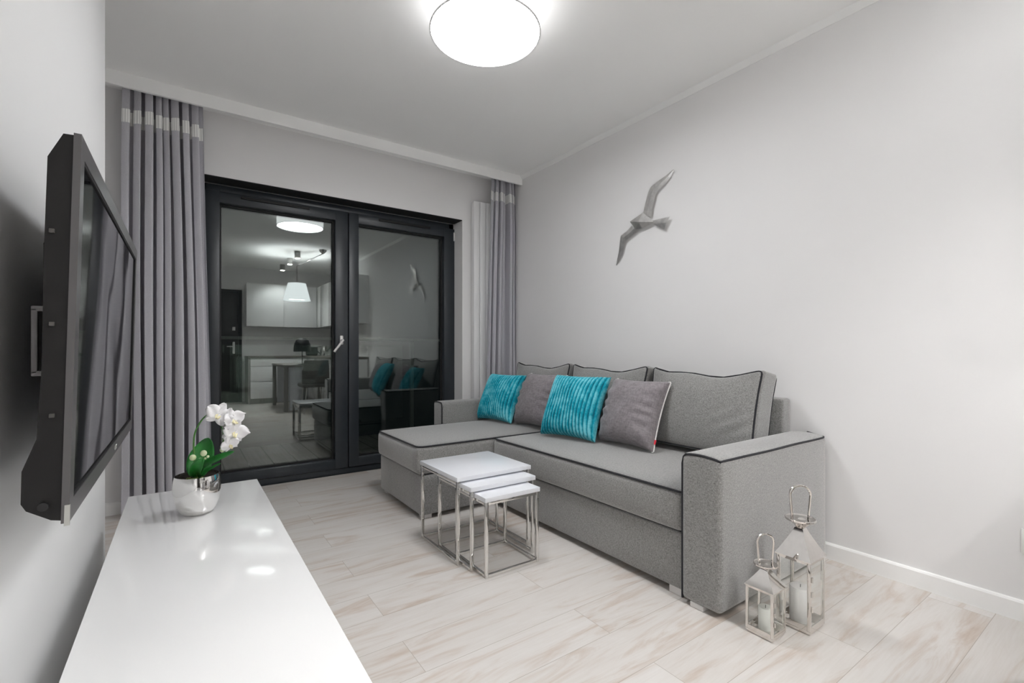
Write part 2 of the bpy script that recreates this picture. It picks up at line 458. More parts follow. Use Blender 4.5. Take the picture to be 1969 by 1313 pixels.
# balcony
struct('floor_balcony', MB().box(-1.2, 4.0, YB+0.42, 5.75, -0.14, -0.02), M['deck'], smooth=False)
struct('floor_sill', MB().box(OX0, OX1, 4.085, YB+0.42, -0.1, 0.0), M['anthracite'], smooth=False)
bal = thing('balcony_balustrade', 'glass balcony balustrade with slim rail outside the dark door', 'railing', (1.4, 5.55, -0.02))
MB().box(-1.2, 4.0, 5.53, 5.562, 1.135, 1.165, 0.004).build('handrail', M['balcony_metal'], bal)
for x in (-0.9, 2.34):
    MB().box(x-0.02, x+0.02, 5.53, 5.56, -0.02, 1.13).build('post', M['balcony_metal'], bal, smooth=False)
for x0, x1 in ((-0.86, 2.30), (2.38, 3.86)):
    MB().box(x0, x1, 5.54, 5.552, 0.06, 1.08).build('glass_panel', M['rail_glass'], bal, smooth=False)

# ------------------------------------------------------------------ curtains
def curtain(label, xt, xb, yc, amp, n, seed, zt=2.655, zb=0.012, zband=(2.405, 2.487), ampTop=0.6):
    rnd = random.Random(seed)
    ph = [rnd.uniform(0, 2*PI) for _ in range(6)]
    def P(s, z):
        k = (z-zb)/(zt-zb)
        x0 = xb[0] + (xt[0]-xb[0])*k**1.6; x1 = xb[1] + (xt[1]-xb[1])*k**1.6
        phi = 2*PI*n*s + 0.9*math.sin(2*PI*1.7*s+ph[0]) + 0.5*math.sin(2*PI*3.1*s+ph[1]) + (1-k)*0.35*math.sin(2*PI*0.8*s+ph[2])
        a = amp*(0.78+0.32*math.sin(2*PI*2.3*s+ph[3]))*(1-(1-ampTop)*max(0, (k-0.8)/0.2)**1.5)
        a *= 1+0.12*math.sin(3.0*z+ph[4]+5*s)
        sn = math.sin(phi)
        y = yc - a*math.tanh(2.2*(sn+0.35))*1.02 + 0.008*math.sin(2*phi+ph[5]) - 0.006*math.sin(2*PI*13*s+ph[1]+1.5*z)*(1-k)
        x = x0 + (x1-x0)*s - 0.42*(x1-x0)/n*math.sin(2*phi)*0.5 + 0.004*math.sin(2.2*z+7*s)
        return Vector((min(x, XR-0.006), min(max(y, 3.61), YB-0.012), z))
    root = thing('curtain', label, 'curtain', ((xb[0]+xb[1])/2, yc, zb), 'floor length curtains either side of the balcony door')
    m = MB(); m.grid(lambda s, t: P(s, zb+(zt-zb)*t), 340, 44)
    m.build('curtain_panel', M['curtain'], root, angle=180, solid=0.0015)
    bd = MB()
    def B(s, t):
        z = zband[0]+(zband[1]-zband[0])*t
        e = 1e-3
        p = P(s, z); T = P(min(1, s+e), z)-P(max(0, s-e), z)
        nrm = Vector((T.y, -T.x, 0))
        if nrm.length > 1e-9: nrm.normalize()
        else: nrm = Vector((0, -1, 0))
        return p + nrm*0.0022
    bd.grid(B, 340, 4)
    uvl = bd.bm.loops.layers.uv.new('UVMap')
    bd.bm.verts.index_update()
    for f in bd.bm.faces:
        for lp in f.loops:
            lp[uvl].uv = ((lp.vert.index//5)/340, (lp.vert.index % 5)/4)
    bd.build('silver_band', M['band'], root, angle=180)
    return root
curtain('grey pleated curtain left of the balcony door, behind the wall mounted television', (-0.292, 0.092), (-0.300, 0.138), 3.70, 0.068, 8.0, 3)
curtain('grey pleated curtain in the right corner beside the white radiator', (2.325, 2.590), (2.245, 2.600), 3.675, 0.055, 6.0, 11)

# radiator
rad = thing('radiator', 'tall white panel radiator half hidden by the right curtain', 'radiator', (2.32, 3.8, 0.28))
m = MB()
for k in range(4):
    m.box(2.187+k*0.068, 2.187+k*0.068+0.064, 3.745, 3.765, 0.29, 2.40, 0.006, 3)
m.build('front_panel', M['radiator'], rad)
MB().box(2.190, 2.453, 3.765, 3.80, 0.30, 2.392, 0.004).build('back_panel', M['radiator'], rad)
for z in (0.5, 2.2): MB().box(2.25, 2.39, 3.80, YB-0.001, z, z+0.04).build('wall_bracket', M['radiator'], rad, smooth=False)

# ------------------------------------------------------------------ ceiling lamp
LX, LY, LZ, LR = 1.172, 1.90, 2.524, 0.262
lamp = thing('ceiling_lamp', 'round white drum ceiling lamp with a bright glowing diffuser', 'ceiling lamp', (LX, LY, ZC))
M['diffuser'] = emit('lamp_diffuser_glow', (0.975, 0.985, 1.0, 1), 26.0)
M['shade'] = emit('lamp_shade_glow', (0.99, 0.985, 0.99, 1), 2.4)
MB().lathe([(0, 0.006), (LR-0.004, 0.006), (LR-0.004, 0.010), (0, 0.010)], (LX, LY, LZ), 64).build('diffuser', M['diffuser'], lamp, angle=40)
MB().lathe([(LR, 0), (LR, 0.115), (LR-0.004, 0.115), (LR-0.004, 0.0), (LR, 0)], (LX, LY, LZ), 64).build('lamp_shade', M['shade'], lamp, angle=40)
MB().lathe([(LR+0.0008, 0), (LR+0.0008, 0.004), (LR-0.006, 0.004), (LR-0.006, 0), (LR+0.0008, 0)], (LX, LY, LZ-0.001), 64).build('rim', M['trim'], lamp, angle=40)
MB().lathe([(0, 0.02), (LR-0.006, 0.02), (LR-0.006, 0.024), (0.07, 0.03), (0.07, ZC-LZ), (0, ZC-LZ)], (LX, LY, LZ), 32).build('mount_and_light_block', M['trim'], lamp, angle=40)  # mount with a wide plate added inside the drum to block upward glow

# ------------------------------------------------------------------ television
TY0, TY1 = 1.06, 2.205
tv = thing('television', 'black flat screen television tilted on the left wall above the white cabinet', 'television', (-0.24, 1.63, 1.05))
def lean(z): return -0.140 - (1.391-z)*0.0247     # front face x at height z
prof = [(lean(1.388)-0.006, 1.388), (-0.163, 1.387), (-0.182, 1.345), (-0.186, 1.20), (-0.189, 1.00), (-0.195, 0.885), (-0.212, 0.835), (-0.213, 0.783), (-0.207, 0.771), (-0.178, 0.751), (lean(0.747)-0.006, 0.747)]
m = MB(); m.prism(prof, lambda a, z, d: (a, d, z), TY0+0.002, TY1-0.002)
rear = m.build('rear_housing', M['tv_black'], tv, smooth=False)
MB().box(-0.236, -0.187, 1.33, 1.99, 0.84, 1.26, 0.012, 2).build('rear_shade_bulge', M['tv_black'], rear)  # unseen electronics bulge, added to deepen the shade on the wall behind
for z in (1.224, 1.072, 0.922):
    MB().box(-0.180, -0.173, TY0-0.002, TY0+0.004, z-0.0035, z+0.0035, 0.001).build('screw', M['bezel_screw'], rear)
m = MB(); m.lathe([(0.0, 0.0), (0.007, 0.0), (0.007, 0.006), (0.0, 0.006)], seg=16, M=Matrix.Translation((-0.187, TY0-0.002, 0.775)) @ Matrix.Rotation(-PI/2, 4, 'X'))
m.build('screw', M['black'], rear)
z0, z1 = 0.743, 1.391
def slab(m, ya, yb, za, zb, front=0.0, back=-0.010):
    P = [(lean(za)+back, za), (lean(za)+front, za), (lean(zb)+front, zb), (lean(zb)+back, zb)]
    m.prism(P, lambda a, z, d: (a, d, z), ya, yb)
BW = 0.034
m = MB(); slab(m, TY0, TY1, z0, z0+BW); slab(m, TY0, TY1, z1-BW, z1); slab(m, TY0, TY0+BW, z0+BW, z1-BW); slab(m, TY1-BW, TY1, z0+BW, z1-BW)
bez = m.build('bezel', M['tv_bezel'], tv, smooth=False)
m = MB(); slab(m, TY0+BW, TY1-BW, z0+BW, z1-BW, -0.004, -0.008); m.build('screen', M['screen'], tv, smooth=False)
m = MB(); e = 0.005
slab(m, TY0+BW, TY1-BW, z0+BW, z0+BW+e, -0.0015, -0.0038); slab(m, TY0+BW, TY1-BW, z1-BW-e, z1-BW, -0.0015, -0.0038)
slab(m, TY0+BW, TY0+BW+e, z0+BW+e, z1-BW-e, -0.0015, -0.0038); slab(m, TY1-BW-e, TY1-BW, z0+BW+e, z1-BW-e, -0.0015, -0.0038)
m.build('screen_surround', M['rubber'], tv, smooth=False)
m = MB(); yc_ = 1.70; zc_ = z0+BW*0.5   # small maker's mark: a ring followed by two strokes
m.tube([(lean(zc_)+0.001, yc_-0.014+0.006*math.cos(a*PI/8), zc_+0.006*math.sin(a*PI/8)) for a in range(16)], 0.0009, 6, closed=True)
m.box(lean(zc_), lean(zc_)+0.0018, yc_-0.002, yc_, zc_-0.006, zc_+0.006); m.box(lean(zc_), lean(zc_)+0.0018, yc_, yc_+0.006, zc_-0.006, zc_-0.004)
m.tube([(lean(zc_)+0.001, yc_+0.014+0.006*math.cos(a*PI/8), zc_+0.006*math.sin(a*PI/8)) for a in range(2, 15)], 0.0009, 6)
m.build('brand_mark', M['tv_mark'], bez)
m = MB(); slab(m, TY0-0.0012, TY0+0.004, z0-0.004, z0+0.030, 0.0008, -0.006); m.build('corner_tab', M['tv_mark'], bez, smooth=False)
m = MB()
m.box(XL, XL+0.012, 1.58, 1.95, 0.93, 1.19)
m.box(XL+0.012, -0.2355, 1.62, 1.66, 1.0, 1.12); m.box(XL+0.012, -0.2355, 1.78, 1.82, 1.0, 1.12)
m.build('wall_mount', M['black'], tv, smooth=False)
m = MB(); gy = TY0+0.020
m.box(-0.205, -0.197, gy, gy+0.010, 0.990, 1.098, 0.0015); m.box(-0.205, -0.183, gy, gy+0.010, 1.093, 1.102, 0.0015); m.box(-0.205, -0.183, gy, gy+0.010, 0.986, 0.995, 0.0015)
tag(m.build('side_grip', M['tv_bezel'], tv), 'grey metal bracket loop at the back')

# ------------------------------------------------------------------ low cabinet
CZ = 0.446
cab = thing('low_cabinet', 'long low white gloss cabinet under the television', 'cabinet', (0.045, 1.5, 0))
CX0, CX1, CY0, CY1 = -0.180, 0.272, 0.60, 2.403
MB().box(CX0, CX1, CY0, CY1, CZ-0.022, CZ, 0.0015, 2).build('cabinet_top', M['lacquer'], cab)
MB().box(CX0+0.006, CX1-0.026, CY0+0.004, CY1-0.004, 0.06, CZ-0.022).build('carcass', M['lacquer'], cab, smooth=False)
for k in range(3):
    a = CY0+0.004+k*(CY1-CY0-0.008)/3
    d = MB().box(CX1-0.025, CX1-0.006, a+0.0015, a+(CY1-CY0-0.008)/3-0.0015, 0.062, CZ-0.026, 0.0015).build('door', M['lacquer'], cab)
for y in (CY0+0.1, 1.5, CY1-0.1):
    for x in (CX0+0.05, CX1-0.08):
        MB().lathe([(0, 0), (0.02, 0), (0.02, 0.06), (0, 0.06)], (x, y, 0), 16).build('foot', M['black'], cab)

# ------------------------------------------------------------------ sofa
SX, YN0, YN1, YFa, YFb = 1.665, 1.008, 1.184, 3.352, 3.505
sofa = thing('corner_sofa', 'grey upholstered corner sofa with chaise and dark piping along the right wall', 'sofa', (2.1, 2.26, 0))
def arm(y0, y1, inner):
    r = 0.022
    cy = (y0+y1)/2; wy = (y1-y0)/2
    def wp(p):
        z = p[2]
        if z > 0.3:
            u = (p[1]-cy)/wy
            k = (z-0.3)/0.3
            z = z + 0.010*k*k*(1-u*u) 
        return (p[0], p[1], z)
    m = MB(); m.softbox(SX, XR-0.03, y0, y1, 0.018, 0.607, r, wp, 10)
    o = m.build('armrest', M['sofa'], sofa, angle=60)
    e = 0.30*r; outer = y0 if inner == y1 else y1
    si = -1 if inner == y1 else 1
    s = 0.001
    path = [(SX+e-s, inner+si*e, 0.02), (SX+e-s, inner+si*e, 0.3), (SX+e-s, inner+si*e, 0.567), (SX+e, inner+si*0.012, 0.595)]
    N = 8
    for i in range(N+1):
        y = inner+si*0.022 + (outer-si*0.020-inner-si*0.022)*i/N
        path.append((SX+e-s, y, 0.607-e+0.010*(1-((y-cy)/wy)**2)+0.001))
    path.append((SX+0.010, outer-si*0.009, 0.607-e))
    for i in range(1, 13):
        x = SX+0.02 + (XR-0.03-0.03-SX-0.02)*i/12
        path.append((x, outer-si*e, 0.607-e+0.001*math.sin(i)))
    path += [(XR-0.037, outer-si*0.012, 0.601), (XR-0.034, outer-si*0.03, 0.603), (XR-0.034, cy, 0.614)]
    MB().tube(path, 0.0052, 8).build('piping', M['piping'], o)
    return o
arm(YN0, YN1, YN1); arm(YFa, YFb, YFa)
# seat and chaise: boxy base + thick upholstered slab
def slabseat(x0, x1, y0, y1, zt, crown, name, pipe):
    def wp(p):
        z = p[2]
        if z > 0.38:
            u = (p[0]-(x0+x1)/2)/((x1-x0)/2); v = (p[1]-(y0+y1)/2)/((y1-y0)/2)
            z += crown*max(0, 1-u**4)*max(0, 1-v**4)
        x = p[0]
        if p[0] < x0+0.05:
            v = (p[1]-(y0+y1)/2)/((y1-y0)/2)
            x -= 0.010*max(0, 1-((z-0.36)/0.09)**2)*(1-v**6)
        return (x, p[1], z)
    m = MB(); m.softbox(x0, x1, y0, y1, 0.272, zt, 0.032, wp, 14)
    o = m.build(name, M['sofa'], sofa, angle=60)
    MB().tube(pipe, 0.0052, 8).build('piping', M['piping'], o)
    return o
zs = 0.446
e = 0.010
def rc(pts, r=0.04):
    """polyline with rounded corners"""
    out = [Vector(pts[0])]
    for a, b, c in zip(pts, pts[1:], pts[2:]):
        a, b, c = Vector(a), Vector(b), Vector(c)
        p = b+(a-b).normalized()*r; q = b+(c-b).normalized()*r
        for i in range(6):
            t = i/5; out.append(p*(1-t)**2 + b*2*t*(1-t) + q*t*t)
    out.append(Vector(pts[-1])); return out
def dens(pts, n=8):
    out = []
    for a, b in zip(pts, pts[1:]):
        a, b = Vector(a), Vector(b); k = max(1, int((b-a).length/0.08))
        out += [a+(b-a)*i/k for i in range(k)]
    out.append(Vector(pts[-1])); return out
SY = 2.63
slabseat(SX+0.012, 2.50, YN1+0.002, SY-0.003, zs, 0.012, 'seat_cushion',
         dens(rc([(SX+0.012+0.004, YN1+0.006, zs-0.004), (SX+0.012+0.004, SY-0.003-e+0.003, zs-0.004), (2.4, SY-0.003-e+0.003, zs-0.004)], 0.05)))
slabseat(1.150, 2.50, SY, YFa-0.002, zs, 0.010, 'chaise_cushion',
         dens(rc([(2.4, SY+e-0.004, zs-0.004), (1.150+0.004, SY+e-0.004, zs-0.004), (1.150+0.004, YFa-0.002-e+0.004, zs-0.004), (1.7, YFa-0.002-e+0.004, zs-0.004)], 0.05)))
m = MB(); m.softbox(SX+0.026, 2.50, YN1+0.004, SY-0.004, 0.032, 0.268, 0.008, None, 4, 2)
m.build('seat_base', M['sofa'], sofa, angle=60)
m = MB(); m.softbox(1.172, 2.50, SY+0.004, YFa-0.006, 0.028, 0.268, 0.008, None, 4, 2)
m.build('chaise_base', M['sofa'], sofa, angle=60)
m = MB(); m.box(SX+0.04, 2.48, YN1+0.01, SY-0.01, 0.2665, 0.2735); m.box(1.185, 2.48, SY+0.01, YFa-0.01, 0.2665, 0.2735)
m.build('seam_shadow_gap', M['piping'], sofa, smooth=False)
m = MB(); m.softbox(2.520, XR-0.004, YN1+0.002, YFa-0.002, 0.10, 0.775, 0.014, None, 6, 3)
m.build('back_frame', M['sofa'], sofa, angle=60)
for x, y in ((SX+0.004, YN0+0.075), (SX+0.034, YN1+0.02), (1.19, SY+0.02), (1.19, YFa-0.09), (XR-0.12, YN0+0.06), (XR-0.12, YFb-0.1), (SX+0.03, YFb-0.08)):
    MB().box(x, x+0.06, y, y+0.06, 0.0, (0.034 if x == SX+0.034 else 0.03 if x == 1.19 else 0.022), 0.003).build('foot', M['handle_white'], sofa)

# loose back cushions
def back_cushion(W, H=0.455, T=0.155):
    root = thing('back_cushion', None, 'cushion')
    r = 0.024
    def wp(p):
        x, y, z = p
        u = x/(W/2); v = (z-H/2)/(H/2); s = y/(T/2)
        uu = max(0, 1-abs(u)**2.4); vv = max(0, 1-abs(v)**2.4)
        y2 = y + (0.052 if s < 0 else 0.012)*s*uu**0.9*vv**0.9
        k = max(0.0, z/H)
        z2 = z - (0.044 + 0.010*math.sin(5*u+W*9))*(k**3)*(1-abs(u)**3.2)
        x2 = x*(1 - 0.05*(1-v*v) - 0.05*(1-k)) + 0.006*math.sin(9*z)*(u)
        # creases close to the lower right corner
        c = math.exp(-((u-0.70)/0.30)**2-((v+0.30)/0.34)**2)
        y2 += (-0.010*c*math.sin(34*(v*0.55-u*0.5)) if s < 0 else 0)
        return (x2, y2, z2)
    m = MB(); m.softbox(-W/2, W/2, -T/2, T/2, 0, H, r, wp, 22)
    body = m.build('cushion_cover', M['sofa'], root, angle=60)
    for s, nm in ((-1, 'front'), (1, 'rear')):
        e = 0.3*r
        base = rc([(0, 0, e), (W/2-e, 0, e), (W/2-e, 0, H-e), (-W/2+e, 0, H-e), (-W/2+e, 0, e), (0, 0, e)], 0.03)
        pts = [wp((p.x, s*(T/2-e), p.z)) for p in dens(base)][:-1]
        MB().tube(pts, 0.0050, 8, closed=True).build('piping', M['piping'], body)
    return root
lean_b = Vector((0.20, 0, 0.98))
BC = [(1.533, 0.685, 'large grey back cushion nearest the lanterns, beside the near armrest'),
      (2.245, 0.70, 'large grey back cushion in the middle of the sofa, behind the teal and grey pillows'),
      (2.955, 0.69, 'large grey back cushion in the far corner next to the right curtain')]
for y, W, lab in BC:
    c = back_cushion(W); tag(c, lab, 'cushion', 'large piped back cushions along the sofa')
    c.matrix_world = frame((0, -1, 0), lean_b, (2.340, y, 0.476))

# throw pillows
def pillow(kind, S=0.44, T=0.15):
    root = thing('throw_pillow', None, 'pillow')
    N = 200 if kind == 'teal' else 64
    rows = N
    def surf(side):
        def fn(a, b):
            u, v = 2*a-1, 2*b-1
            # concave outline, pointed corners
            ku = 1 - 0.075*(1-v*v) ; kv = 1 - 0.075*(1-u*u)
            x = u*S/2*ku; z = S/2 + v*S/2*kv
            h = max(0, 1-abs(u)**2.6)*max(0, 1-abs(v)**2.6)
            y = T/2*h**0.40
            if kind == 'teal':
                edge = min(1, (1-abs(u))*9)*min(1, (1-abs(v))*9)
                y += 0.012*(abs(math.sin(u*PI*8.5))**0.6-0.6)*edge
                y += 0.004*math.sin(4*u+3*v)*h
            else:
                near = (max(0, abs(u)-0.45)/0.55)
                y += 0.008*math.sin(v*19+2*u+1.1*math.sin(5*v))*near*min(1, (1-abs(u))*7)*(1-abs(v)**4)
                near = (max(0, abs(v)-0.5)/0.5)
                y += 0.004*math.sin(u*15)*near*min(1, (1-abs(v))*7)*(1-abs(u)**4)
                y += 0.004*math.sin(5*u-3*v)*h
            return Vector((x, -y*1.25 if side < 0 else y*0.42, z))
        return fn
    m = MB(); m.grid(surf(-1), N, rows if kind != 'teal' else 48); m.grid(surf(1), N, rows if kind != 'teal' else 48)
    uvl = m.bm.loops.layers.uv.new('UVMap'); m.bm.verts.index_update()
    nv = N+1 if kind != 'teal' else 49
    for f in m.bm.faces:
        for lp in f.loops:
            i_ = lp.vert.index % ((N+1)*nv)
            lp[uvl].uv = ((i_//nv)/N, (i_ % nv)/(nv-1))
    bmesh.ops.remove_doubles(m.bm, verts=m.bm.verts[:], dist=1e-5)
    body = m.build('pillow_cover', M['teal'] if kind == 'teal' else M['pillow_grey'], root, angle=180)
    if kind != 'teal':
        def edge(t):
            k = t*4 % 4; i = int(k); f = 2*(k-i)-1
            u, v = [(f, -1), (1, f), (-f, 1), (-1, -f)][i]
            ku = 1-0.075*(1-v*v); kv = 1-0.075*(1-u*u)
            return (u*S/2*ku, 0, S/2+v*S/2*kv)
        for a_, b_ in ((0.24, 0.51), (0.74, 1.01)):
            MB().tube([edge(a_+(b_-a_)*i/40) for i in range(41)], 0.0042, 8).build('piping', M['white_cord'], body)
        g = MB(); g.box(S/2*0.955-0.004, S/2*0.955+0.012, -0.006, -0.003, S*0.11, S*0.17)
        g.build('label_tag', M['red'], body, smooth=False)
    return root
def put(kind, bl, br, tl, label, group, S=0.44, T=0.15):
    p = pillow(kind, S, T); tag(p, label, 'pillow', group)
    bl, br, tl = Vector(bl), Vector(br), Vector(tl)
    ex = br-bl; ez = tl-bl
    p.matrix_world = frame(ex, ez, (bl+br)/2)
    return p
put('grey', (2.125, 2.105, 0.462), (2.12, 1.665, 0.462), (2.285, 2.12, 0.86), 'plain grey velour pillow with white cord edge on the right of the row', 'grey velour pillows', 0.412, 0.205)
put('teal', (1.955, 2.475, 0.466), (2.045, 2.045, 0.466), (2.13, 2.53, 0.85), 'teal ribbed plush pillow between the two grey velour pillows', 'teal ribbed pillows', 0.43, 0.17)
put('grey', (2.095, 2.965, 0.462), (2.12, 2.545, 0.462), (2.26, 3.0, 0.86), 'grey velour pillow tucked between the two teal pillows', 'grey velour pillows', 0.412, 0.20)
put('teal', (1.985, 3.335, 0.464), (2.045, 2.945, 0.464), (2.16, 3.345, 0.84), 'teal ribbed plush pillow against the far armrest', 'teal ribbed pillows', 0.40, 0.16)

# ------------------------------------------------------------------ nesting tables
def nest(x0, x1, y0, y1, h, label, front):
    t = thing('nesting_table', label, 'side table', ((x0+x1)/2, (y0+y1)/2, 0), 'set of three nesting tables')
    MB().box(x0-0.004, x1+0.004, y0-0.004, y1+0.004, h-0.021, h, 0.0015).build('tabletop', M['tabletop'], t)
    q = 0.0145; zt = h-0.021
    for x, y in ((x0, y0), (x1-q, y0), (x0, y1-q), (x1-q, y1-q)):
        MB().box(x, x+q, y, y+q, 0, zt, 0.0015).build('leg', M['chrome'], t)
    rails = [(x0, x0+q, y0+q, y1-q), (x1-q, x1, y0+q, y1-q), (x0+q, x1-q, y1-q, y1)]
    for a in rails: MB().box(*a, 0.001, q, 0.0015).build('base_rail', M['chrome'], t)
    if front: MB().box(x0+q, x1-q, y0, y0+q, 0.001, q, 0.0015).build('base_rail', M['chrome'], t)
    m = MB()
    for a in rails[:2] + [rails[2]]: m.box(*a, zt-q, zt-0.0005, 0.0015)
    if front: m.box(x0+q, x1-q, y0, y0+q, zt-q, zt-0.0005, 0.0015)
    m.build('top_frame', M['chrome'], t)
    return t
nest(1.068, 1.500, 1.985, 2.405, 0.420, 'tallest white topped chrome nesting table, nearest the chaise', False)
nest(1.090, 1.460, 1.893, 2.240, 0.391, 'middle sized white topped chrome nesting table, between the tallest and the lowest', False)
nest(1.112, 1.415, 1.800, 2.090, 0.363, 'lowest white topped chrome nesting table pulled out in front', True)

# ------------------------------------------------------------------ lanterns
def lantern(x0, x1, y0, y1, he, ht, hc, hr, label, candle, clabel, ckind):
    cx, cy = (x0+x1)/2, (y0+y1)/2; wx, wy = (x1-x0)/2, (y1-y0)/2
    t = thing('lantern', label, 'lantern', (cx, cy, 0), 'pair of steel lanterns')
    k = (x1-x0)/0.10
    MB().box(x0+0.004, x1-0.004, y0+0.004, y1-0.004, 0.0, 0.008, 0.001).build('foot_plate', M['steel'], t)
    MB().box(x0, x1, y0, y1, 0.008, 0.014, 0.001).build('base_plate', M['steel'], t)
    q = 0.0090*k; z0, z1 = 0.014, he-0.002
    for x, y in ((x0, y0), (x1-q, y0), (x0, y1-q), (x1-q, y1-q)):
        MB().box(x, x+q, y, y+q, z0, z1, 0.0008).build('corner_post', M['steel'], t)
    hgt = 0.010*k
    for a, b in ((z0, z0+hgt*1.5), (z1-hgt, z1)):
        for c_ in ((x0+q, x1-q, y0, y0+0.004), (x0+q, x1-q, y1-0.004, y1), (x0, x0+0.004, y0+q, y1-q), (x1-0.004, x1, y0+q, y1-q)):
            MB().box(*c_, a, b).build('frame_rail', M['steel'], t, smooth=False)
    g = 0.0015
    for a in ((x0+q, x1-q, y0+0.001, y0+0.001+g), (x0+q, x1-q, y1-0.001-g, y1-0.001), (x0+0.001, x0+0.001+g, y0+q, y1-q), (x1-0.001-g, x1-0.001, y0+q, y1-q)):
        MB().box(*a, z0+hgt*1.5, z1-hgt).build('glass_pane', M['lantern_glass'], t, smooth=False)
    for z in (he*0.35, he*0.55, he*0.75):
        MB().cyl((x0+q+0.002, y0-0.002, z-0.008*k), (x0+q+0.002, y0-0.002, z+0.008*k), 0.0022*k, 10).build('door_hinge', M['steel'], t)
    # flared pyramid roof
    m = MB(); rows = []
    for i in range(7):
        f = i/6; s = 1.06*(1-f)**1.10*(1-0.24) + 0.24 + (0.02 if i == 0 else 0)
        rows.append((s, he-0.002+(ht-he)*f))
    rows = [(rows[0][0], he-0.006)] + rows
    vs = [[m.bm.verts.new((cx+sx*wx*s, cy+sy*wy*s, z)) for sx, sy in ((-1, -1), (1, -1), (1, 1), (-1, 1))] for s, z in rows]
    for A, B in zip(vs, vs[1:]):
        for i in range(4): m.bm.faces.new((A[i], A[(i+1) % 4], B[(i+1) % 4], B[i]))
    m.bm.faces.new(vs[0][::-1]); m.bm.faces.new(vs[-1])
    m.build('roof', M['steel'], t, angle=25)
    r = wx*0.86
    m = MB(); m.lathe([(0, ht-0.002), (r*0.30, ht-0.002), (r*0.36, ht+0.004), (r*0.72, hc-0.010*k), (r*0.97, hc-0.0065*k), (r, hc-0.005*k), (r*1.0, hc-0.001), (r*0.95, hc), (r*0.9, hc-0.0012), (r*0.3, hc-0.0012), (r*0.15, hc+0.001), (0, hc+0.002)], (cx, cy, 0), 8 if False else 28)
    m.build('cap', M['steel'], t, angle=40)
    # tall ring handle, a thick loop standing across the diagonal
    m = MB(); d = Vector((0.75, -0.66, 0)); hr_ = wx*0.60
    pts = []
    for i in range(25):
        a = PI*i/24
        pts.append(Vector((cx, cy, hr-hr_-0.003)) + d*(-math.cos(a))*hr_ + Vector((0, 0, math.sin(a)*hr_)))
    pts = [Vector((cx, cy, hc-0.001))-d*hr_*0.80] + pts + [Vector((cx, cy, hc-0.001))+d*hr_*0.80]
    m.tube(pts, lambda s: 0.0046*k*(0.85+0.35*math.exp(-((s-0.2)/0.08)**2)), 10)
    m.build('ring_handle', M['steel'], t)
    m = MB(); rc_, hcandle = candle
    ccx, ccy = cx+0.1*wx, cy+0.05*wy
    m.lathe([(0, 0), (rc_*0.97, 0), (rc_, 0.003), (rc_, hcandle-0.003), (rc_*0.94, hcandle), (rc_*0.5, hcandle-0.003), (0, hcandle-0.005)], (ccx, ccy, 0.0141), 28)
    c = thing('pillar_candle', clabel, 'candle', (ccx, ccy, 0.0141), 'candles inside the lanterns')
    m.build('wax', ckind, c, angle=40)
    MB().tube([(ccx, ccy, 0.0141+hcandle-0.006), (ccx+0.001, ccy, 0.0141+hcandle+0.006)], 0.001, 6).build('wick', M['black'], c)
    return t
lantern(1.690, 1.784, 0.828, 0.926, 0.176, 0.236, 0.253, 0.362, 'smaller polished steel lantern in front of the sofa arm', (0.024, 0.078), 'short pale candle inside the smaller lantern', M['wax_green'])
lantern(1.842, 1.962, 0.772, 0.890, 0.266, 0.364, 0.398, 0.522, 'taller polished steel lantern behind the smaller one by the sofa arm', (0.036, 0.125), 'thick ivory candle inside the taller lantern', M['wax'])

# ------------------------------------------------------------------ seagull on the wall
gull = thing('seagull_wall_art', 'silver metal seagull sculpture flying on the right wall above the sofa', 'wall sculpture', (XR, 2.13, 1.90))
def wing(st, off):
    """st: list of (left(y,z), right(y,z)); ridge along the middle"""
    m = MB(); rows = []
    for i, (L, R_) in enumerate(st):
        o = off[i]
        mid = ((L[0]+R_[0])/2, (L[1]+R_[1])/2)
        wd = math.hypot(L[0]-R_[0], L[1]-R_[1])
        rows.append([m.bm.verts.new((XR-o, L[0], L[1])), m.bm.verts.new((XR-o-0.002-0.012*wd, mid[0], mid[1])),
                     m.bm.verts.new((XR-o, R_[0], R_[1])), m.bm.verts.new((XR-o+0.004, mid[0], mid[1]))])
    for A, B in zip(rows, rows[1:]):
        for i in range(4): m.bm.faces.new((A[i], A[(i+1) % 4], B[(i+1) % 4], B[i]))
    m.bm.faces.new(rows[0]); m.bm.faces.new(rows[-1][::-1])
    return m
wing([((2.138, 1.955), (2.070, 1.930)), ((2.122, 2.02), (2.055, 2.00)), ((2.098, 2.09), (2.036, 2.065)), ((2.077, 2.131), (2.018, 2.09)), ((2.025, 2.152), (1.972, 2.112)), ((1.959, 2.174), (1.925, 2.15)), ((1.905, 2.198), (1.900, 2.190))],
     [0.026, 0.024, 0.022, 0.02, 0.017, 0.013, 0.009]).build('wing', M['alu'], gull, smooth=False)
wing([((2.228, 1.905), (2.185, 1.855)), ((2.285, 1.872), (2.235, 1.832)), ((2.340, 1.852), (2.289, 1.812)), ((2.352, 1.80), (2.306, 1.780)), ((2.364, 1.74), (2.326, 1.72)), ((2.388, 1.672), (2.372, 1.665)), ((2.398, 1.650), (2.394, 1.648))],
     [0.026, 0.024, 0.022, 0.02, 0.017, 0.013, 0.009]).build('wing', M['alu'], gull, smooth=False)
m = MB()
P = [(XR-0.045, 2.238, 1.928), (XR-0.03, 2.135, 1.968), (XR-0.03, 2.030, 1.882), (XR-0.03, 2.140, 1.862), (XR-0.03, 2.195, 1.866)]
top = m.bm.verts.new((XR-0.056, 2.15, 1.905)); bot = m.bm.verts.new((XR, 2.14, 1.91))
vs = [m.bm.verts.new(p) for p in P]
for i in range(5):
    m.bm.faces.new((vs[i], vs[(i+1) % 5], top)); m.bm.faces.new((vs[(i+1) % 5], vs[i], bot))
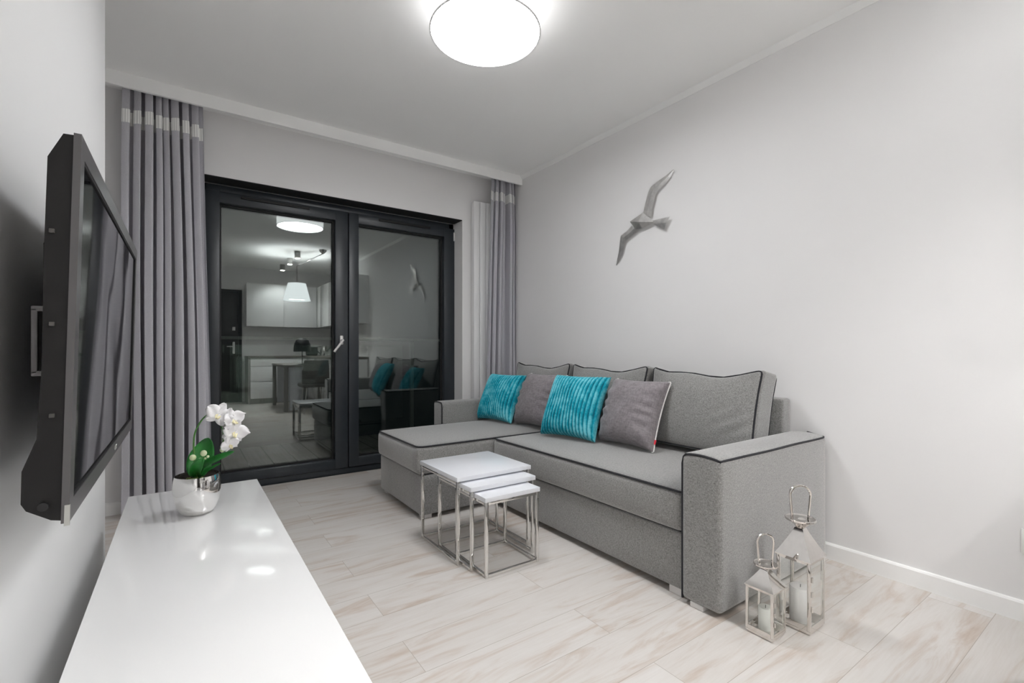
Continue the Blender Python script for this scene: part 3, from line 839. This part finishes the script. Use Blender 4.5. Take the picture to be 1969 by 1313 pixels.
m.build('body', M['alu'], gull, smooth=False)
m = MB()
vs = [m.bm.verts.new(p) for p in [(XR-0.036, 2.045, 1.895), (XR-0.028, 1.914, 1.893), (XR-0.026, 1.963, 1.815), (XR-0.036, 2.045, 1.872), (XR-0.033, 1.942, 1.856), (XR-0.016, 1.975, 1.86)]]
for f in ((0, 1, 4), (0, 4, 3), (3, 4, 2), (1, 0, 5), (0, 3, 5), (3, 2, 5), (1, 5, 4), (4, 5, 2)): m.bm.faces.new([vs[i] for i in f])
m.build('tail', M['alu'], gull, smooth=False)

# socket at the right edge
so = thing('wall_socket', 'white square wall socket low on the right wall at the frame edge', 'socket', (XR, 0.305, 0.305))
MB().box(XR-0.009, XR, 0.278, 0.360, 0.258, 0.352, 0.003).build('cover_plate', M['socket'], so)
MB().lathe([(0, 0), (0.021, 0), (0.023, 0.004), (0.021, 0.004), (0.019, 0.001), (0, 0.001)], seg=24, M=Matrix.Translation((XR-0.009, 0.31, 0.305)) @ Matrix.Rotation(-PI/2, 4, 'Y')).build('socket_insert', M['socket'], so)

# ------------------------------------------------------------------ potted orchid
PX, PY = 0.040, 2.03
pot = thing('potted_orchid', 'white orchid in a round silver pot on the white cabinet', 'potted plant', (PX, PY, CZ))
prof = [(0, 0), (0.045, 0), (0.052, 0.003), (0.064, 0.018), (0.076, 0.045), (0.082, 0.075), (0.083, 0.100), (0.079, 0.125), (0.076, 0.137), (0.073, 0.137), (0.074, 0.122), (0.077, 0.100), (0.070, 0.085)]
MB().lathe(prof, (PX, PY, CZ), 56, 0.9, 0.9).build('pot', M['silver_pot'], pot, angle=50)
m = MB(); m.lathe([(0.0735, 0.108), (0.05, 0.114), (0.02, 0.117), (0, 0.118)], (PX, PY, CZ), 32, 0.9, 0.9)
soil = m.build('soil', M['soil'], pot)
m = MB(); rnd = random.Random(5)
for i in range(70):
    a = rnd.uniform(PI*0.95, PI*1.75); r = rnd.uniform(0.01, 0.068); L = rnd.uniform(0.012, 0.03); d = rnd.uniform(0, 2*PI)
    p = Vector((PX+r*math.cos(a), PY+r*math.sin(a), CZ+0.118)); q = p+Vector((math.cos(d)*L, math.sin(d)*L, rnd.uniform(-0.002, 0.008)))
    if math.hypot(q.x-PX, q.y-PY) > 0.061: continue
    m.tube([p, (p+q)/2+Vector((0, 0, 0.004)), q], 0.0016, 5)
tag(m.build('moss', M['moss'], pot), 'pale green moss', kind='stuff')
def at(u, v, dy=0.0):      # reading of the plant in its own plane
    return Vector((0.042+(u-381)*0.00158, PY+dy, 0.838-(v-775)*0.00191))
def curve(pts, n=8):
    pts = [Vector(p) for p in pts]; out = []
    P = [pts[0]]+pts+[pts[-1]]
    for i in range(1, len(P)-2):
        for k in range(n):
            t = k/n; a, b, c, d = P[i-1], P[i], P[i+1], P[i+2]
            out.append(0.5*((2*b)+(c-a)*t+(2*a-5*b+4*c-d)*t*t+(3*b-a-3*c+d)*t**3))
    out.append(pts[-1]); return out
MB().tube(curve([at(377, 915), at(374, 880), at(373, 850), at(376, 828, -.01), at(388, 806, -.02), at(402, 797, -.02), at(418, 806, -.02), at(427, 825, -.02), at(430, 845, -.02), at(424, 866, -.02)]), lambda t: 0.0032*(1-0.45*t), 8).build('flower_stem', M['stem'], pot)
def leaf(spine, width, nrm, fold=0.25, tip=0.9):
    sp = curve(spine, 6); n = len(sp)-1
    m = MB(); nrm = Vector(nrm).normalized()
    def fn(a, b):
        i = a*n; k = min(int(i), n-1); p = sp[k].lerp(sp[k+1], i-k)
        t = (sp[k+1]-sp[k]).normalized(); s = t.cross(nrm).normalized(); nn = s.cross(t)
        w = width*math.sin(PI*min(1, 0.10+0.90*a)**tip)**0.7 if a < 1 else 0.0005
        c = 2*b-1
        return p + s*(c*w) + nn*(fold*w*(c*c))
    m.grid(fn, n, 8)
    return m
leaf([at(380, 913), at(384, 892, .03), at(394, 868, .045), at(402, 846, .05)], 0.040, (-.1, -1, .15), 0.2).build('leaf', M['leaf'], pot, angle=180, solid=0.002)
leaf([at(381, 913), at(394, 893, -.02), at(420, 879, -.04), at(450, 868, -.05)], 0.019, (0.25, -0.65, 1), 0.35).build('leaf', M['leaf'], pot, angle=180, solid=0.002)
leaf([at(379, 913), at(377, 898, -.03), at(382, 885, -.05), at(390, 874, -.055)], 0.020, (-.2, -1, .4), 0.3).build('leaf', M['leaf'], pot, angle=180, solid=0.002)
leaf([at(377, 913), at(370, 905, .02), at(363, 898, .03)], 0.013, (0, -.5, 1), 0.3).build('leaf', M['leaf'], pot, angle=180, solid=0.002)
leaf([at(384, 912), at(402, 902, -.005), at(425, 893, 0)], 0.009, (0, -.4, 1), 0.3).build('leaf', M['leaf'], pot, angle=180, solid=0.0015)
# buds on their own little stalk
MB().tube(curve([at(379, 912, -.01), at(378, 890, -.03), at(384, 877, -.04), at(392, 874, -.045)]), 0.0016, 6).build('bud_stem', M['stem'], pot)
for (u, v, r) in ((371, 872, .0105), (391, 866, .0105), (385, 877, .006), (399, 873, .005), (394, 876, .004), (427, 866, .008)):
    m = MB(); p = at(u, v, -.045 if u < 410 else -.02)
    m.lathe([(0, -r*1.05)] + [(r*math.sin(PI*i/8), -r*1.05*math.cos(PI*i/8)) for i in range(1, 8)] + [(0, r*1.05)], p, 14)
    m.build('bud', M['bud'], pot)
MB().tube(curve([at(384, 877, -.04), at(377, 877, -.042), at(372, 873, -.045)]), 0.0014, 6).build('bud_stem', M['stem'], pot)
def flower(c, face, roll, s):
    c = Vector(c); f = Vector(face).normalized()
    up = Vector((0, 0, 1)); r = f.cross(up)
    r = r.normalized(); up = r.cross(f)
    root = None
    def petal(ang, L, W, cup, base=0.0):
        d = (r*math.cos(ang)+up*math.sin(ang)); s_ = f.cross(d)
        m = MB()
        def fn(a, b):
            q = 2*b-1
            w = W*(math.sin(PI*(0.06+0.90*a)**0.85))**0.6
            wav = 0.006*s*math.sin(q*4+a*5+ang*3)*a
            return c + d*(base+L*a) + s_*(q*w) + f*(cup*(a*a) - 0.006*q*q*a + wav + 0.004)
        m.grid(fn, 8, 8); return m
    L = 0.042*s
    m = petal(roll+PI/2, L, 0.016*s, 0.002); root = m.build('flower', M['petal'], pot, angle=180, solid=0.0008)
    for a, ll, ww, cu in ((roll+0.15, 1.05, 0.024, 0.012), (roll+PI-0.15, 1.05, 0.024, 0.012), (roll-PI/2-0.75, 0.98, 0.016, -0.004), (roll-PI/2+0.75, 0.98, 0.016, -0.004)):
        petal(a, L*ll, ww*s, cu).build('petal', M['petal'], root, angle=180, solid=0.0008)
    petal(roll-PI/2, L*0.45, 0.009*s, 0.016).build('lip', M['lip'], root, angle=180, solid=0.0008)
flower(at(420, 797, -.03), (0.15, -1, 0.25), 0.5, 1.05)
flower(at(447, 808, -.03), (0.55, -0.8, 0.1), -0.2, 1.0)
flower(at(452, 832, -.03), (0.35, -1, -0.05), 0.3, 1.05)
flower(at(441, 855, -.03), (0.2, -1, -0.2), -0.4, 0.72)

# ------------------------------------------------------------------ kitchen end of the room (seen in the door glass)
def cupboard(name, label, x0, x1, y0, y1, z0, z1, axis, n, group, drawers=0, plinth=False):
    t = thing(name, label, 'cabinet', ((x0+x1)/2, (y0+y1)/2, z0), group)
    q = 0.02
    if axis == 'y': cb = (x0, x1, y0, y1-q)
    else: cb = (x0+q, x1, y0, y1)
    MB().box(*cb, z0, z1).build('carcass', M['lacquer'], t, smooth=False)
    for k in range(n):
        for d in range(max(1, drawers)):
            if drawers:
                hz = [0.0, 0.42, 0.80, 1.0][:drawers+1] if drawers == 3 else [i/drawers for i in range(drawers+1)]
                za, zb_ = z0+(z1-z0)*hz[d]+0.004, z0+(z1-z0)*hz[d+1]-0.012
            else: za, zb_ = z0+0.002, z1-0.002
            if axis == 'y':
                w_ = (x1-x0)/n; m = MB().box(x0+k*w_+0.002, x0+(k+1)*w_-0.002, y1-q+0.001, y1, za, zb_, 0.001)
            else:
                w_ = (y1-y0)/n; m = MB().box(x0, x0+q-0.001, y0+k*w_+0.002, y0+(k+1)*w_-0.002, za, zb_, 0.001)
            m.build('drawer' if drawers else 'door', M['lacquer'], t)
    return t
cupboard('wall_cupboard', 'white wall cupboard on the kitchen end wall, left of the pendant in the glass', 0.985, 1.635, YF+0.001, -2.17, 1.48, 2.31, 'y', 1, 'white kitchen wall cupboards')
cupboard('wall_cupboard', 'white wall cupboard in the kitchen corner, behind the pendant in the glass', 1.637, 2.255, YF+0.001, -2.17, 1.48, 2.31, 'y', 1, 'white kitchen wall cupboards')
cupboard('wall_cupboard', 'long white wall cupboard run along the right kitchen wall', 2.262, XR-0.001, -2.545, 0.05, 1.48, 2.31, 'x', 4, 'white kitchen wall cupboards')
cupboard('base_cupboard', 'white kitchen drawer unit on the end wall', 1.03, 1.995, YF+0.001, -1.95, 0.10, 0.865, 'y', 1, 'white kitchen base units', 3)
cupboard('base_cupboard', 'white kitchen base run along the right kitchen wall', 2.0, XR-0.016, -2.545, 0.05, 0.10, 0.865, 'x', 4, 'white kitchen base units', 3)
MB_ = MB(); MB_.box(0.99, 1.028, YF+0.001, -1.95, 0, 0.865)
tag(MB_.build('end_panel', M['kitchen_grey'], None, smooth=False), 'grey end panel beside the kitchen drawers', 'panel')
m = MB(); m.box(1.04, 1.99, YF+0.05, -2.0, 0, 0.099); m.box(2.05, XR-0.02, -2.5, 0.03, 0, 0.099)
tag(m.build('plinth', M['kitchen_grey'], None, smooth=False), 'grey plinth under the kitchen base units', 'plinth')
m = MB(); m.box(0.985, XR-0.001, YF+0.001, -1.93, 0.866, 0.905, 0.002); m.box(1.98, XR-0.001, -1.93, 0.06, 0.866, 0.905, 0.002)
tag(m.build('worktop', M['worktop'], None), 'grey L shaped kitchen worktop', 'worktop')
ed = thing('door_2', 'dark brown entrance door at the far end of the kitchen', None, (0.45, YF, 0), kind='structure')
MB().box(0.02, 0.88, YF+0.001, YF+0.045, 0.005, 2.16, 0.003).build('door_leaf', M['door_dark'], ed)
m = MB(); m.box(0.78, 0.82, YF+0.045, YF+0.052, 0.95, 1.18, 0.002); m.tube([(0.80, YF+0.05, 1.09), (0.80, YF+0.09, 1.09), (0.68, YF+0.09, 1.09)], 0.009, 10); m.box(0.775, 0.825, YF+0.045, YF+0.056, 1.40, 1.47, 0.002)
m.build('door_handle', M['handle_white'], ed)
m = MB(); m.box(-0.04, 0.015, YF, YF+0.03, 0, 2.20); m.box(0.885, 0.94, YF, YF+0.03, 0, 2.20); m.box(0.015, 0.885, YF, YF+0.03, 2.165, 2.20)
m.build('door_frame', M['door_dark'], ed, smooth=False)
# dining table
dt = thing('dining_table', 'grey slab sided dining table in the kitchen seen in the glass', 'table', (1.64, -0.9, 0))
MB().box(1.345, 1.955, -1.65, -0.36, 0.735, 0.775, 0.003).build('tabletop', M['kitchen_grey'], dt)
for x, y in ((1.355, -0.43), (1.885, -0.43), (1.355, -1.63), (1.885, -1.63)):
    MB().box(x, x+0.06, y, y+0.06, 0, 0.735, 0.002).build('leg', M['kitchen_grey'], dt)
MB().box(1.43, 1.88, -1.60, -1.58, 0.05, 0.735).build('end_panel', M['tabletop'], dt, smooth=False)
MB().box(1.44, 1.60, -0.41, -0.39, 0.02, 0.70).build('side_panel', M['tabletop'], dt, smooth=False)
# chair
CHY = -0.11
ch = thing('dining_chair', 'grey upholstered dining chair with chrome legs at the dining table', 'chair', (1.76, CHY, 0))
m = MB(); m.softbox(1.55, 1.97, CHY-0.24, CHY+0.20, 0.42, 0.48, 0.02, None, 6)
m.build('seat', M['chair_cloth'], ch, angle=60)
def wpc(p):
    u = (p[0]-1.76)/0.21
    return (1.76+(p[0]-1.76)*(1-0.12*max(0, (p[2]-0.48)/0.38)**2), p[1]-0.05*u*u+0.12*(p[2]-0.48), p[2])
m = MB(); m.softbox(1.55, 1.97, CHY+0.16, CHY+0.195, 0.481, 0.86, 0.015, wpc, 8)
m.build('backrest', M['chair_cloth'], ch, angle=60)
for sx in (-1, 1):
    for sy in (-1, 1):
        MB().tube([(1.76+sx*0.13, CHY-0.02+sy*0.14, 0.42), (1.76+sx*0.19, CHY-0.02+sy*0.21, 0.0)], 0.008, 8).build('leg', M['chrome'], ch)
m = MB(); m.softbox(1.60, 1.72, CHY-0.16, CHY-0.06, 0.482, 0.70, 0.03, None, 4)
tag(m.build('handbag', M['black'], None, angle=60), 'black bag standing on the dining chair', 'bag')
# small things
kt = thing('kettle', 'steel kettle with black handle on the worktop corner', 'kettle', (2.40, -2.15, 0.905))
MB().lathe([(0, 0), (0.085, 0), (0.085, 0.02), (0.075, 0.12), (0.055, 0.19), (0.03, 0.205), (0, 0.21)], (2.40, -2.15, 0.905), 24).build('kettle_body', M['chrome'], kt)
MB().tube(curve([(2.33, -2.15, 1.09), (2.27, -2.15, 1.085), (2.25, -2.15, 1.02), (2.31, -2.15, 0.95)]), 0.010, 8).build('handle', M['black'], kt)
m = MB(); m.softbox(2.08, 2.30, -2.42, -2.26, 0.906, 1.09, 0.03, None, 4)
ts = m.build('toaster', M['black'], None, angle=60); tag(ts, 'black toaster on the kitchen worktop beside the kettle', 'toaster')
dl = thing('table_lamp', 'black round headed table lamp standing on the dining table', 'lamp', (1.665, -0.55, 0.775))
MB().lathe([(0, 0), (0.07, 0), (0.07, 0.008), (0.012, 0.014), (0, 0.014)], (1.665, -0.55, 0.775), 24).build('base', M['black'], dl)
MB().cyl((1.665, -0.55, 0.785), (1.665, -0.55, 1.00), 0.008, 10).build('stem', M['black'], dl)
MB().lathe([(0.0, 0.46), (0.05, 0.45), (0.10, 0.41), (0.13, 0.34), (0.14, 0.24), (0.135, 0.22), (0.125, 0.24), (0.0, 0.26)], (1.665, -0.55, 0.775), 24).build('lamp_shade', M['black'], dl)
# pendant on a swing arm
M['pendant_glow'] = emit('pendant_bulb_glow', (1, 0.97, 0.93, 1), 25.0)
M['pendant_shade'] = emit('pendant_shade_glow', (0.95, 0.98, 1.0, 1), 3.0)
PXk, PYk = 1.575, -0.52
pd = thing('pendant_lamp', 'white tapered pendant lamp over the dining table on a swing arm', 'pendant lamp', (PXk, PYk, ZC))
MB().lathe([(0.215, 0), (0.14, 0.29), (0.136, 0.29), (0.211, 0.0), (0.215, 0)], (PXk, PYk, 1.86), 40).build('lamp_shade', M['pendant_shade'], pd)
MB().lathe([(0, 0.03), (0.19, 0.03), (0.19, 0.034), (0, 0.034)], (PXk, PYk, 1.86), 32).build('diffuser', M['pendant_glow'], pd)
def bulb_light(name, typ, loc, W, parent, size=0.04, **kw):
    ld = bpy.data.lights.new(name, typ); ld.energy = W; ld.shadow_soft_size = size; ld.color = (0.985, 0.99, 1.0)
    for k_, v_ in kw.items(): setattr(ld, k_, v_)
    lo = bpy.data.objects.new(name, ld); COL.objects.link(lo); lo.parent = parent
    lo.location = Vector(loc)-Vector(parent.location)
bulb_light('bulb_light', 'POINT', (PXk, PYk, 2.04), 95, pd, 0.05)
MB().tube([(PXk, PYk, 2.15), (PXk, PYk, 2.45)], 0.010, 8).build('drop_rod', M['chrome'], pd)
MB().tube([(PXk, PYk, 2.45), (1.87, 0.02, 2.60)], 0.009, 8).build('swing_arm', M['chrome'], pd)
MB().lathe([(0, 0), (0.02, 0), (0.05, 0.03), (0.06, 0.06), (0, 0.06)], (1.87, 0.02, 2.60), 20).build('ceiling_rose', M['chrome'], pd)
M['spot_glow'] = emit('spot_glow', (1, 0.95, 0.88, 1), 60.0)
for y, w_ in ((-0.36, 'nearest the balcony'), (-1.05, 'in the middle of the row'), (-1.82, 'nearest the kitchen end wall')):
    s = thing('ceiling_spot', 'small cylindrical ceiling spotlight '+w_, 'spotlight', (1.555, y, ZC), 'kitchen ceiling spots')
    MB().lathe([(0.045, 0), (0.045, 0.11), (0, 0.11), (0, 0.10), (0.040, 0.10), (0.040, 0), (0.045, 0)], (1.555, y, ZC-0.11), 24).build('housing', M['kitchen_grey'], s)
    MB().lathe([(0, -0.004), (0.036, -0.004), (0.036, 0.001), (0, 0.001)], (1.555, y, ZC-0.11), 20).build('bulb', M['spot_glow'], s)
    bulb_light('spot_beam', 'SPOT', (1.555, y, ZC-0.118), (70 if y < -1.5 else 58), s, 0.035, spot_size=math.radians(120), spot_blend=0.6)

# ------------------------------------------------------------------ world, camera, view
wd = bpy.data.worlds.new('night'); sc.world = wd; wd.use_nodes = True
wd.node_tree.nodes['Background'].inputs[0].default_value = (0.05, 0.07, 0.09, 1)
wd.node_tree.nodes['Background'].inputs[1].default_value = 0.03
cam = bpy.data.cameras.new('camera'); co = bpy.data.objects.new('camera', cam); COL.objects.link(co)
co.location = (0, 0, 1.03); co.rotation_euler = (PI/2, 0, math.radians(-34.9))
cam.sensor_width = 36.0; cam.lens = 905/1969*36; cam.shift_y = 15.5/1969; cam.clip_start = 0.02; cam.clip_end = 60
sc.camera = co
sc.cycles.max_bounces = 20; sc.cycles.diffuse_bounces = 16; sc.cycles.glossy_bounces = 6; sc.cycles.transparent_max_bounces = 24
sc.view_settings.view_transform = 'Standard'; sc.view_settings.look = 'None'
sc.view_settings.exposure = 0.34; sc.view_settings.gamma = 1.0
sc.view_settings.use_curve_mapping = False
